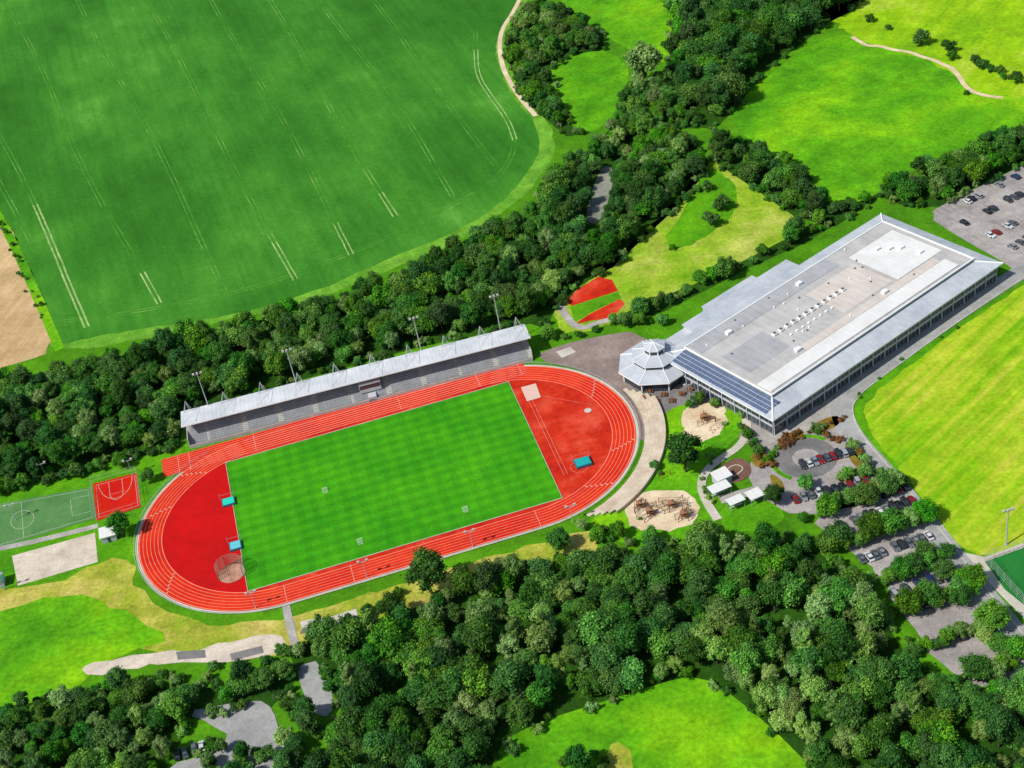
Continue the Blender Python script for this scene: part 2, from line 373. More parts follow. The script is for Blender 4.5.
for x,y0,y1 in((-42,RI,RI+10),(42,RI,RI+10),(-42,-RO,-RI),(42,-RO,-RI),(-20,-RO,-RI),(12,RI,RI+10),(58,RI,RI+10),(-66,RI,RI+10),(-70,RI,RI+10)):
    b.add([(x-.09,y0,0),(x+.09,y0,0),(x+.09,y1,0),(x-.09,y1,0)],[(0,1,2,3)])
b.make('start_line_marking',M_linepink,**KL(Z0+.14))
b=MB()
for a0 in(20,-30,150,205,-60,120):
    for k in range(6):
        t=R(a0+k*1.6); cx=HS if abs(((a0+180)%360)-180)<90 else -HS; r=RI+.6+k*1.28
        b.add([(cx+(r)*math.cos(t),r*math.sin(t),0),(cx+(r+1.1)*math.cos(t),(r+1.1)*math.sin(t),0),(cx+(r+1.1)*math.cos(t+.006),(r+1.1)*math.sin(t+.006),0),(cx+r*math.cos(t+.006),r*math.sin(t+.006),0)],[(0,1,2,3)])
b.make('takeover_marking',M_faded,**KL(Z0+.12))
def pitchmat():
    m=NT('pitch_turf',.95,.1); p=m.pos(obj=True)
    col=m.ramp(m.noise(p,.05,6,.7),[(.33,c(58,134,34)),(.67,c(84,162,50))])
    v=None
    for ax,per,a in(('X',5.3,.06),('Y',4.7,.085)):
        w=m.n('ShaderNodeTexWave',wave_type='BANDS',bands_direction=ax); w.inputs['Scale'].default_value=math.pi/10/per
        w.inputs['Distortion'].default_value=.35; w.inputs['Detail'].default_value=3; w.inputs['Detail Scale'].default_value=1.5
        m.l(p,w.inputs['Vector']); q=m.rng(w.outputs['Fac'],.3,.7,1-a,1+a)
        v=q if v is None else m.math('MULTIPLY',v,q)
    v=m.math('MULTIPLY',v,m.rng(m.noise(p,.9,5,.75),.3,.7,.84,1.16))
    return m.out(m.mul(col,v))
GX0,GX1,GY=-53.5,52.2,34.7
obj('football_pitch',[(x,y,Z0+.05) for x,y in((GX0,-GY+.2),(GX1,-GY+.2),(GX1,GY),(GX0,GY))],[(0,1,2,3)],pitchmat(),**KW)
b=MB()
def seg(p,w=.1):
    v,f=ribbon_geo(p,w,0); b.add(v,f)
seg([(-50,-33),(48.5,-33),(48.5,33),(-50,33),(-50,-33)],.06);seg([(-.7,-33),(-.7,33)],.06)
for s_,x0 in((1,-50),(-1,48.5)): seg([(x0,-20),(x0+16.5*s_,-20),(x0+16.5*s_,20),(x0,20)],.06)
b.make('pitch_marking',pmat('pitch_line',c(90,160,65),.8,.1),**KL(Z0+.07))
b=MB(); v,f=ribbon_geo([(GX0,GY),(GX0,-GY),(GX1,-GY),(GX1,GY)],.3,0,True); b.add(v,f); b.make('turf_edging',M_conc,**KL(Z0+.2))
b=MB()
seg([(56,24),(56,-24)],.1);seg([(57.3,24),(57.3,-24)],.1)
seg([(62+3*math.cos(t),-22+3*math.sin(t)) for t in np.linspace(0,6.28,20)],.1)
seg([(60,22),(76,8)],.08)
b.make('field_event_marking',M_linepink,**KL(Z0+.13))
sheet('sand_pit',[(521,388),(536,384),(541,398),(527,402)],pmat('pit_sand',c(222,190,175)),Z0+.2,0)
ring('throwing_circle',*G(588,411),0,1.3,M_conc,Z0+.2)
def landing_mat(u,v,w,d,col,rot=TH,h=.8):
    x,y=G(u,v); b=MB(); b.box(-w/2,w/2,-d/2,d/2,.1,h); b.box(-w/2+.3,w/2-.3,-d/2+.3,d/2-.3,h,h+.12,1)
    b.box(-w/2-.35,-w/2-.25,d/2+.2,d/2+.3,0,3.2,2);b.box(w/2+.25,w/2+.35,d/2+.2,d/2+.3,0,3.2,2);b.box(-w/2-.3,w/2+.3,d/2+.23,d/2+.27,2.2,2.26,2)
    b.make('high_jump_mat',[pmat('mat_side',c(60,100,120)),pmat('mat_cover',col),M_steel],loc=(x,y,Z0),rot=rot)
landing_mat(583,464,5.5,4.5,c(30,165,160),TH,1.0)
landing_mat(229,503,4.5,4,c(70,205,180),TH); landing_mat(236,547,4,4.2,c(110,195,205),TH)
x,y=G(232,574); b=MB()
for i in range(9):
    t=R(-30+i*30); b.cyl((4.6*math.cos(t),4.6*math.sin(t),0),(4.6*math.cos(t),4.6*math.sin(t),4.5),.12,.1,6)
    if i<8:
        t2=R(i*30)
        for zz in np.arange(.3,4.5,.7): b.cyl((4.6*math.cos(t),4.6*math.sin(t),zz),(4.6*math.cos(t2),4.6*math.sin(t2),zz),.06,.06,4)
b.make('throwing_cage',pmat('cage_net',c(110,150,130)),loc=(x,y,Z0+.1),rot=0)
ring('throwing_circle',x,y,0,4.4,gmat('circle_concrete',[c(165,120,100),c(190,150,130)],.4,2,.2),Z0+.22)
def goal(x,y,rot,name='football_goal',w=7.3,h=2.4,t=.07):
    b=MB(); b.cyl((0,-w/2,0),(0,-w/2,h),t,t,6);b.cyl((0,w/2,0),(0,w/2,h),t,t,6);b.cyl((0,-w/2,h),(0,w/2,h),t,t,6)
    for s_ in(-1,1): b.cyl((0,s_*w/2,h),(-1.8,s_*w/2,.05),t/2,t/2,5)
    b.cyl((-1.8,-w/2,.05),(-1.8,w/2,.05),t/2,t/2,5)
    for k in range(9): yy=-w/2+w*k/8; b.cyl((0,yy,h),(-1.8,yy,.05),.02,.02,3)
    b.make(name,M_white,loc=(*T(x,y),Z0+.05),rot=TH+rot)
for u,v in((465,509),(325,490),(360,541)):
    x,y=Tinv(G(u,v)); goal(x,y,math.pi/2,'training_goal',1.6,.9,.05)
b=MB(); P=oval(RO+1.4,36)
for i in range(len(P)):
    a=P[i];bb=P[(i+1)%len(P)]; la,lb=Tinv(a),Tinv(bb)
    if la[1]>RO-1 or lb[1]>RO-1: continue
    L=math.dist(a,bb); n=max(1,int(L/3))
    b.cyl((*a,1.05),(*bb,1.05),.06,.06,4); b.cyl((*a,.55),(*bb,.55),.03,.03,4)
    for k in range(n): t=k/n; x=a[0]+(bb[0]-a[0])*t;y=a[1]+(bb[1]-a[1])*t; b.cyl((x,y,0),(x,y,1.05),.05,.05,4)
b.make('perimeter_railing',M_steel)
ovalring('track_edging',RO,RO+1.0,M_path,Z0-.02)
terr=empty('spectator_terrace'); M_ts=gmat('terrace_stone',[c(196,178,156),c(216,202,182)],.2,1.3,.14)
for i in range(5):
    r0=RO+3+i*1.45; a0,a1=-72+i*2,14-i*3; v=[];f=[];n=40
    for k in range(n+1):
        t=R(a0+(a1-a0)*k/n)
        for rr,zz in((r0,.0),(r0,.25+i*.3),(r0+1.45,.25+i*.3),(r0+1.45,0)): x,y=T(HS+rr*math.cos(t),rr*math.sin(t)); v.append((x,y,zz))
    for k in range(n):
        a=4*k;d=4*k+4; f+=[(a,a+1,d+1,d),(a+1,a+2,d+2,d+1),(a+2,a+3,d+3,d+2)]
    obj('step',v,f,M_ts,parent=terr)
# ------------------------------------------------------------------ grandstand
A=G(191,449);B=G(533,361)
dl=Vector(B)-Vector(A); SL=dl.length; SA=math.atan2(dl.y,dl.x)
stand=empty('grandstand',(A[0],A[1],0),SA)
b=MB(); nrow=14; dep=10.5
for i in range(nrow):
    y0=1.2+i*(dep-1.2)/nrow; z=1.2+i*.42; b.box(0,SL,y0,y0+(dep-1.2)/nrow,0 if i==0 else z-.5,z,0)
b.box(0,SL,0,.25,0,1.5,0); b.make('terracing',M_concr,parent=stand)
b=MB()
for i in range(nrow):
    y0=1.2+i*(dep-1.2)/nrow; z=1.2+i*.42; x=1.
    while x<SL-1.5:
        if abs((x%13.5)-6.5)>.9: b.box(x,x+.95,y0+.12,y0+.48,z,z+.32,0)
        x+=1.1
b.make('seats',M_seat,parent=stand)
b=MB(); b.box(0,SL,dep,dep+.3,0,7.9); b.box(-.25,0,0.5,dep+.3,0,4.2);b.box(SL,SL+.25,.5,dep+.3,0,4.2)
b.make('back_wall',M_facade,parent=stand)
b=MB(); zf,zb=8.9,8.1; yf=2.3
v=[(-1,yf,zf),(SL+1,yf,zf),(SL+1,dep+2.6,zb),(-1,dep+2.6,zb)]; v=v+[(x,y,z-.35) for x,y,z in v]
b.add(v,[(0,1,2,3)],0); b.add(v,[(4,7,6,5),(0,4,5,1),(1,5,6,2),(2,6,7,3),(3,7,4,0)],1)
b.make('roof',[M_stroof,M_white],parent=stand)
b=MB(); nf=10
for i in range(nf):
    x=2+(SL-4)*i/(nf-1)
    for s_ in(-1,1): b.cyl((x+s_*1.6,dep+1,8.1),(x,dep+1.4,12.9),.13,.1,6)
    b.cyl((x,dep+.6,0),(x,dep+.6,8.0),.2,.2,6)
    for xx in(-2.5,2.5): b.cyl((x,dep+1.4,12.9),(x+xx,3.6,8.85),.06,.06,4)
    b.cyl((x,dep+1.4,12.9),(x,dep+5,0),.08,.08,5); b.cyl((x,2.6,8.45),(x,dep,7.6),.16,.16,5)
    b.cyl((x,6.2,3.4),(x,6.2,7.9),.1,.1,5)
b.make('cable_stay_frames',M_steel,parent=stand)
b=MB(); xm=SL*.53
b.box(xm-4,xm+4,2.8,8,3.0,6.9,0); b.box(xm-3.8,xm+3.8,2.72,2.8,4.6,6.2,1); b.box(xm-1.5,xm+1.5,.0,2.8,.2,2.4,0)
b.make('press_box',[M_facade,M_glass],parent=stand)
def mast(u,v,h=18,heads=3,name='floodlight_mast',z0=0,r=.28):
    x,y=G(u,v,z0) ; b=MB(); b.cyl((0,0,-z0),(0,0,h),r,r*.55,8); b.cyl((-1.6,0,h-.3),(1.6,0,h-.3),.12,.12,5)
    b.cyl((0,0,-z0),(0,0,.6-z0),r*1.8,r*1.6,8)
    for i in range(heads):
        xx=-1.4+2.8*i/(max(1,heads-1)); b.box(xx-.4,xx+.4,-.35,.35,h-.2,h+.4,1)
    b.make(name,[M_steel,M_concr],loc=(x,y,z0),rot=TH)
for u,v in((208,405),(296,382),(421,350),(500,328)): mast(u,v,14.5,3,z0=8.3,r=.26)
for u,v in((367,577),(256,608),(473,547),(573,522)): mast(u,v,7,2,'lamp_post',r=.12)
for u,v in((47,478),(133,475),(16,520),(5,590),(690,400)): mast(u,v,7,2,'lamp_post',r=.12)
mast(1006,545,14,3)
# ------------------------------------------------------------------ arena
arena=empty('sports_arena',(S_.x,S_.y,0),AA)
ins=7.5;H2=9.7;H3=10.6
b=MB()
o0=[(0,0),(AL,0),(AL,AW),(0,AW)]; i0=[(ins,ins),(AL-ins,ins),(AL-ins,AW-ins),(ins,AW-ins)]
for k in range(4):
    j=(k+1)%4
    b.quad((*o0[k],EV),(*o0[j],EV),(*i0[j],H2),(*i0[k],H2),0 if k%2==0 else 1)
    b.quad((*o0[j],EV),(*o0[k],EV),(*o0[k],EV-.5),(*o0[j],EV-.5),2)
    b.cyl((*o0[k],EV+.05),(*i0[k],H2+.05),.3,.3,5,2)
b.quad((*o0[0],EV-.5),(*o0[3],EV-.5),(*o0[2],EV-.5),(*o0[1],EV-.5),2)
b.make('eaves_roof',[M_roofband,M_roofbandY,M_white],parent=arena)
b=MB(); b.box(ins,AL-ins,ins,AW-ins,H2-.4,H3,1)
b.quad((ins-.4,ins-.4,H3+.02),(AL-ins+.4,ins-.4,H3+.02),(AL-ins+.4,AW-ins+.4,H3+.02),(ins-.4,AW-ins+.4,H3+.02),0)
for x0,x1,y0,y1 in((ins-.4,AL-ins+.4,ins-.4,ins),(ins-.4,AL-ins+.4,AW-ins,AW-ins+.4),(ins-.4,ins,ins,AW-ins),(AL-ins,AL-ins+.4,ins,AW-ins)): b.box(x0,x1,y0,y1,H3-.2,H3+.35,2)
b.make('main_roof',[M_roofmain,M_facdark,M_white],parent=arena)
b=MB()
b.box(ins+1,AL-14,ins+1.2,ins+7.5,H3+.03,H3+.4,0); b.box(AL-34,AL-10,ins+12,AW-14,H3+.03,H3+.25,0)
b.make('skylight_strip',M_roofwhite,parent=arena)
M_r2=roofmat('roof_membrane_light',c(204,192,182),c(222,212,202),6.,'X',.05); M_r3=roofmat('roof_membrane_dark',c(164,165,166),c(184,185,186),6.,'X',.05)
b=MB(); b.box(ins+1,AL-40,AW-ins-7,AW-ins-.5,H3+.03,H3+.15,1); b.box(ins+26,AL-16,ins+8,ins+11.5,H3+.03,H3+.1,0); b.box(ins+4,ins+24,ins+14,AW-ins-14,H3+.03,H3+.09,1); b.box(AL-62,AL-36,ins+13,AW-18,H3+.03,H3+.08,0)
b.make('roof_field',[M_r2,M_r3],parent=arena)
b=MB()
for i in range(12):
    x=32+i*3.2; b.box(x,x+1.6,AW*.52,AW*.52+1.6,H3+.1,H3+.8,0); b.box(x+.3,x+1.3,AW*.52+.3,AW*.52+1.3,H3+.8,H3+1.1,1)
for i in range(8):
    x=36+i*3.; b.box(x,x+.8,AW*.52-4,AW*.52-3.2,H3+.1,H3+.5,0)
for x,y in((AL-22,AW*.6),(AL-19,AW*.55),(AL-25,AW*.66),(AL-17,AW*.42),(30,AW*.3),(22,AW*.75),(60,AW*.78),(75,AW*.3)): b.box(x,x+2.2,y,y+1.6,H3+.1,H3+1.1,0)
for i in range(26):
    x=random.uniform(12,AL-14);y=random.uniform(ins+9,AW-9); b.box(x,x+.5,y,y+.5,H3+.1,H3+.55,i%2)
b.make('roof_vents',[M_white,M_facdark],parent=arena)
M_pv=pmat('photovoltaic_cell',c(84,96,120,1),.25,.6,.15,.4)
b=MB(); sl=(H2-EV)/ins
for r_ in range(4):
    for k in range(26):
        y=4+k*1.75; x=.9+r_*1.65
        if y+1.6>AW-7: continue
        b.quad((x,y,EV+sl*x+.15),(x+1.45,y,EV+sl*(x+1.45)+.15),(x+1.45,y+1.55,EV+sl*(x+1.45)+.15),(x,y+1.55,EV+sl*x+.15))
b.make('solar_panels',M_pv,parent=arena)
b=MB(); wd=1.6
def facade(p0,p1,h,n):
    p0=Vector(p0);p1=Vector(p1);d=(p1-p0);L=d.length;d/=L; nn=Vector((d.y,-d.x))
    def bx(s0,s1,o0_,o1_,z0,z1,m):
        pts=[p0+d*s0+nn*o0_,p0+d*s1+nn*o0_,p0+d*s1+nn*o1_,p0+d*s0+nn*o1_]
        v=[(q.x,q.y,z0) for q in pts]+[(q.x,q.y,z1) for q in pts]
        b.add(v,[(0,3,2,1),(4,5,6,7),(0,1,5,4),(1,2,6,5),(2,3,7,6),(3,0,4,7)],m)
    bx(0,L,-.3,0,0,h,0); bx(0,L,0,.06,.9,3.2,1); bx(0,L,0,.06,4.2,h-.8,1); bx(0,L,.0,.15,3.3,4.1,3)
    for i in range(n+1):
        s=L*i/n; bx(max(0,s-.14),min(L,s+.14),.06,.4,0,h,3)
    for i in range(n*3):
        s=L*i/(n*3); bx(s,s+.08,.06,.12,.9,h-.8,3)
facade((wd,wd),(AL-wd,wd),EV-.5,19); facade((AL-wd,wd),(AL-wd,AW-wd),EV-.5,9); facade((AL-wd,AW-wd),(wd,AW-wd),EV-.5,19); facade((wd,AW-wd),(wd,wd),EV-.5,9)
b.make('facade',[M_facdark,M_glass,M_white,M_facade],parent=arena)
b=MB()
b.box(20,74,AW-1,AW+7,0,6.6,1); b.box(19.6,74.4,AW-.8,AW+7.4,6.62,7.1,0); b.box(34,60,AW+7.4,AW+11.5,0,5,1); b.box(33.7,60.3,AW+7.4,AW+11.9,5.01,5.4,0)
b.make('side_annex',[M_roofbandY,M_facade],parent=arena)
px,py=G(657,372); pav=empty('octagonal_pavilion',(px,py,0),AA); pav.scale=(1.12,1.12,1.1)
def octp(r,z,a=22.5): return [(r*math.cos(R(a+45*i)),r*math.sin(R(a+45*i)),z) for i in range(8)]
b=MB()
def frust(r0,z0,r1,z1,m):
    a,bb=octp(r0,z0),octp(r1,z1); b.add(a+bb,[(i,(i+1)%8,8+(i+1)%8,8+i) for i in range(8)],m)
frust(11,0,11,3.9,1); frust(12.6,3.9,12.6,4.3,2); frust(11,3.9,12.6,3.9,2); frust(12.6,4.3,7.2,6.0,0); frust(7.2,6.0,7.2,7.4,1); frust(7.9,7.4,7.9,7.6,2); frust(7.2,7.4,7.9,7.4,2); frust(7.9,7.6,3.2,9.0,0); frust(3.2,9,3.2,10.6,1); frust(3.7,10.6,3.7,10.8,2);frust(3.2,10.6,3.7,10.6,2); frust(3.7,10.8,.05,12,0)
for r,z0,z1 in((11.1,.0,3.9),(7.3,6,7.4),(3.3,9,10.6)):
    for p in octp(r,0): b.cyl((p[0],p[1],z0),(p[0],p[1],z1),.2,.2,5,2)
for r0,z0,r1,z1 in((12.6,4.36,7.2,6.06),(7.9,7.66,3.2,9.06),(3.7,10.86,.05,12.06)):
    for p,q in zip(octp(r0,z0),octp(r1,z1)): b.cyl(p,q,.12,.12,4,2)
b.make('tiers',[roofmat('pavilion_roof',c(178,184,192),c(200,204,209),1.5,'X',.06),M_glass,M_white],parent=pav)
b=MB(); b.box(8,22,-4,5,0,4.6,1); b.box(7.6,22.4,-4.4,5.4,4.61,5.1,0); b.make('link_block',[M_roofband,M_facade],parent=pav)
# ------------------------------------------------------------------ small buildings
def shed(u,v,w,d,h,rot,name='utility_shed',roof=None,wall=None):
    x,y=G(u,v); b=MB()
    b.box(-w/2,w/2,-d/2,d/2,0,h,0); b.box(-.5,.5,-d/2-.05,-d/2,0,2.,2)
    r=.35; zt=h+.02
    v_=[(-w/2-r,-d/2-r,zt),(w/2+r,-d/2-r,zt),(w/2+r,d/2+r,zt+.5),(-w/2-r,d/2+r,zt+.5)]; v_+= [(a,b_,c_+.2) for a,b_,c_ in v_]
    b.add(v_,[(4,5,6,7),(0,1,5,4),(1,2,6,5),(2,3,7,6),(3,0,4,7),(0,3,2,1)],1)
    b.make(name,[wall or M_facade,roof or M_roofwhite,M_glass],loc=(x,y,0.1),rot=rot)
shed(110,538,5,4.5,2.6,TH); shed(-2,585,5,4,2.6,TH,'utility_shed',pmat('green_roof',c(60,120,90)))
for u,v,w,d in((720,494,7,4),(736,507,5.5,3.4),(755,501,5,4.4)): 
    x,y=G(u,v); b=MB(); b.box(-w/2,w/2,-d/2,d/2,2.9,3.1,0)
    for sx in(-1,1):
        for sy in(-1,1): b.cyl((sx*(w/2-.3),sy*(d/2-.3),0),(sx*(w/2-.3),sy*(d/2-.3),2.9),.09,.09,6,1)
    b.box(-w/2+.5,w/2-.5,-.3,.3,.4,.5,1); b.box(-w/2+.6,-w/2+.7,-.25,.25,0,.4,1); b.box(w/2-.7,w/2-.6,-.25,.25,0,.4,1)
    b.make('bike_shelter',[M_roofwhite,M_steel],loc=(x,y,.15),rot=TH+.15)
shed(722,482,5,4,3,TH+.2,'kiosk')
def climb(u,v,s,seed):
    r=random.Random(seed); x,y=G(u,v); b=MB(); P=[]
    for i in range(9):
        a=r.random()*6.28; d=s*(.3+.9*r.random()); h=1.5+r.random()*1.6; p=(d*math.cos(a),d*math.sin(a)); P.append((*p,h)); b.cyl((*p,0),(*p,h),.11,.09,6)
    for i in range(9):
        a,c_=P[i],P[(i+2)%9]; b.cyl((a[0],a[1],a[2]*.9),(c_[0],c_[1],c_[2]*.5),.06,.06,5)
        a,c_=P[i],P[(i+1)%9]; b.cyl((a[0],a[1],a[2]*.6),(c_[0],c_[1],c_[2]*.9),.05,.05,4)
    b.box(-.9,.9,-.9,.9,1.3,1.42)
    b.add([(-1,-1,2.5),(1,-1,2.5),(1,1,2.5),(-1,1,2.5),(0,0,3.2)],[(0,1,4),(1,2,4),(2,3,4),(3,0,4)],1)
    for sx in(-.9,.9):
        for sy in(-.9,.9): b.cyl((sx,sy,0),(sx,sy,2.5),.08,.08,5)
    b.quad((1,-.4,1.4),(1,.4,1.4),(3.6,.4,.1),(3.6,-.4,.1),2)
    b.make('climbing_frame',[M_wood,pmat('play_roof',c(150,105,80)),M_steel],loc=(x,y,.16))
climb(650,515,4,1);climb(672,508,4.5,2);climb(684,518,3,3);climb(704,421,4,4);climb(640,508,3,5)
def swing(u,v,rot):
    x,y=G(u,v); b=MB()
    for sx in(-2,2):
        for sy in(-1,1): b.cyl((sx,sy,0),(sx,0,2.4),.07,.07,5)
    b.cyl((-2,0,2.4),(2,0,2.4),.07,.07,5)
    for xx in(-.8,.8): b.cyl((xx-.2,0,2.4),(xx-.2,0,.5),.02,.02,3); b.cyl((xx+.2,0,2.4),(xx+.2,0,.5),.02,.02,3); b.box(xx-.25,xx+.25,-.1,.1,.45,.5)
    b.make('swing_set',M_wood,loc=(x,y,.15),rot=rot)
swing(665,478,.3);swing(690,446,1.);swing(716,430,.4)
# ------------------------------------------------------------------ cars
def carmesh(i,col,van=False):
    b=MB()
    def loft(st,m):
        rings=[[(x,-w0,z0),(x,w0,z0),(x,w1,z1),(x,-w1,z1)] for x,z0,z1,w0,w1 in st]
        v=[p for r in rings for p in r]; f=[]
        for k in range(len(st)-1):
            for q in range(4): f.append((4*k+q,4*k+(q+1)%4,4*k+4+(q+1)%4,4*k+4+q))
        f+=[(3,2,1,0),tuple(4*(len(st)-1)+q for q in range(4))]
        b.add(v,[t[::-1] for t in f],m)
    loft([(-2.15,.35,.8,.78,.7),(-2.0,.25,.95,.86,.8),(-1.2,.22,1.0,.9,.86),(.9,.22,.98,.9,.85),(1.7,.25,.85,.87,.78),(2.15,.35,.65,.75,.66)],0)
    if van: loft([(-2.0,.95,1.0,.82,.8),(-1.85,.97,1.55,.84,.7),(.5,.97,1.6,.84,.7),(1.25,.95,1.0,.82,.76)],1); loft([(-1.8,1.56,1.62,.7,.6),(-1.5,1.58,1.68,.7,.62),(.35,1.6,1.68,.7,.62),(.5,1.58,1.62,.68,.6)],0)
    else: loft([(-1.7,.95,.99,.8,.78),(-1.15,.97,1.38,.83,.64),(.25,.97,1.42,.83,.64),(1.05,.95,.99,.8,.76)],1); loft([(-1.15,1.36,1.42,.64,.58),(-.8,1.38,1.47,.64,.58),(.1,1.4,1.47,.64,.58),(.28,1.38,1.42,.64,.58)],0)
    for sx in(-1.35,1.35):
        for sy in(-1,1): b.cyl((sx,sy*.72,.32),(sx,sy*.93,.32),.32,.32,12,2)
    b.box(2.08,2.16,-.6,-.35,.55,.68,3);b.box(2.08,2.16,.35,.6,.55,.68,3)
    o=b.make('car_proto',[pmat('car_paint_%d'%i,col,.3,.6,.02),M_glass,M_tyre,M_white]); me=o.data; bpy.data.objects.remove(o); return me
CM=[carmesh(i,cc,i%3==1) for i,cc in enumerate([c(205,205,205),c(40,42,48),c(130,135,140),c(140,30,30),c(30,50,90),c(85,88,92),c(215,215,215),c(50,52,58),c(20,20,24),c(100,105,112),c(160,164,168)])]
def car(x,y,rot,z=.1):
    o=bpy.data.objects.new('parked_car',random.choice(CM)); sc.collection.objects.link(o); o.location=(x,y,z); o.rotation_euler=(0,0,rot)
def carrow(a,b_,n,fill=.8,ang=90,z=.15):
    A_=Vector(G(*a));B_=Vector(G(*b_)); an=math.atan2(B_.y-A_.y,B_.x-A_.x)
    for i in range(n):
        if random.random()>fill: continue
        p=A_.lerp(B_,i/max(1,n-1)); car(p.x+random.gauss(0,.1),p.y+random.gauss(0,.15),an+R(ang)+random.gauss(0,.02)+(math.pi if random.random()<.4 else 0),z)
z_=L3+.02
carrow((796,500),(866,482),10,.95,z=L6-.02); carrow((803,466),(850,452),9,.9,z=L6); carrow((862,502),(905,488),7,.9,z=L6)
carrow((835,528),(912,502),13,.9,z=z_); carrow((845,541),(922,514),13,.85,z=z_); carrow((862,560),(935,535),12,.7,z=z_)
carrow((880,577),(945,556),11,.6,z=z_); carrow((905,612),(968,590),11,.6,z=z_); carrow((925,647),(990,628),10,.5,z=z_); carrow((893,594),(955,573),11,.4,z=z_)
carrow((945,214),(1015,178),14,.35,z=.18); carrow((965,224),(1030,190),13,.45,z=.18); carrow((985,240),(1030,215),9,.5,z=.18); carrow((1005,252),(1035,235),5,.5,z=.18)
carrow((178,756),(202,748),4,.9,z=L6)
b=MB()
for a,bb,n in(((792,507),(870,488),12),((860,509),(910,494),8),((833,535),(915,508),14),((875,582),(945,560),12),((900,617),(970,597),12),((925,652),(990,634),11),((960,226),(1030,191),14),((941,216),(1012,180),14),((980,243),(1028,217),10)):
    A_=Vector(G(*a));B_=Vector(G(*bb)); d=(B_-A_).normalized(); nn=Vector((-d.y,d.x))
    for i in range(n+1):
        p=A_.lerp(B_,i/n); v,f=ribbon_geo([tuple(p),tuple(p+nn*5)],.15,L5+.02); b.add(v,f)
b.make('parking_bay_marking',M_faded)
# ------------------------------------------------------------------ vegetation
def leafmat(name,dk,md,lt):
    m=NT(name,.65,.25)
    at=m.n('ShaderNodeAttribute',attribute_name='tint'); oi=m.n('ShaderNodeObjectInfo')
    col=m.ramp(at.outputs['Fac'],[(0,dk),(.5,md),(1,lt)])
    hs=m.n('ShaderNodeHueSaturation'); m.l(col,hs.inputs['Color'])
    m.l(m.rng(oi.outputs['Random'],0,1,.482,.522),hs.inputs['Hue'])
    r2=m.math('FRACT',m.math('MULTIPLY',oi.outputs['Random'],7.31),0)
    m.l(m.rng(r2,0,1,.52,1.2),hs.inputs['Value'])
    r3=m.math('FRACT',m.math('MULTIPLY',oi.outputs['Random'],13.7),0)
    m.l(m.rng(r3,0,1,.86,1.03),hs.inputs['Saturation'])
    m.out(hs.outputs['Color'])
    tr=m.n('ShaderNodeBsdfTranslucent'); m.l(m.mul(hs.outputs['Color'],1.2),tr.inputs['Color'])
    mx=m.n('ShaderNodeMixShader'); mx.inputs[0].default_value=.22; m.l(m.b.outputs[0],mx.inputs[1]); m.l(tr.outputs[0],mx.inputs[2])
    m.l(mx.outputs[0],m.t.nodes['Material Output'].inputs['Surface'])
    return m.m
ML=[leafmat('foliage_mid',c(50,92,22),c(86,146,44),c(140,198,72)),leafmat('foliage_dark',c(36,74,22),c(64,118,40),c(100,158,58)),leafmat('foliage_light',c(84,122,52),c(136,176,86),c(188,212,136)),leafmat('foliage_brown',c(100,70,32),c(150,105,55),c(180,140,85))]
M_bark=pmat('bark',c(90,75,60),.9,.1,.2)
bm=bmesh.new(); bmesh.ops.create_icosphere(bm,subdivisions=2,radius=1); ICO=([tuple(v.co) for v in bm.verts],[tuple(v.index for v in f.verts) for f in bm.faces]); bm.free()
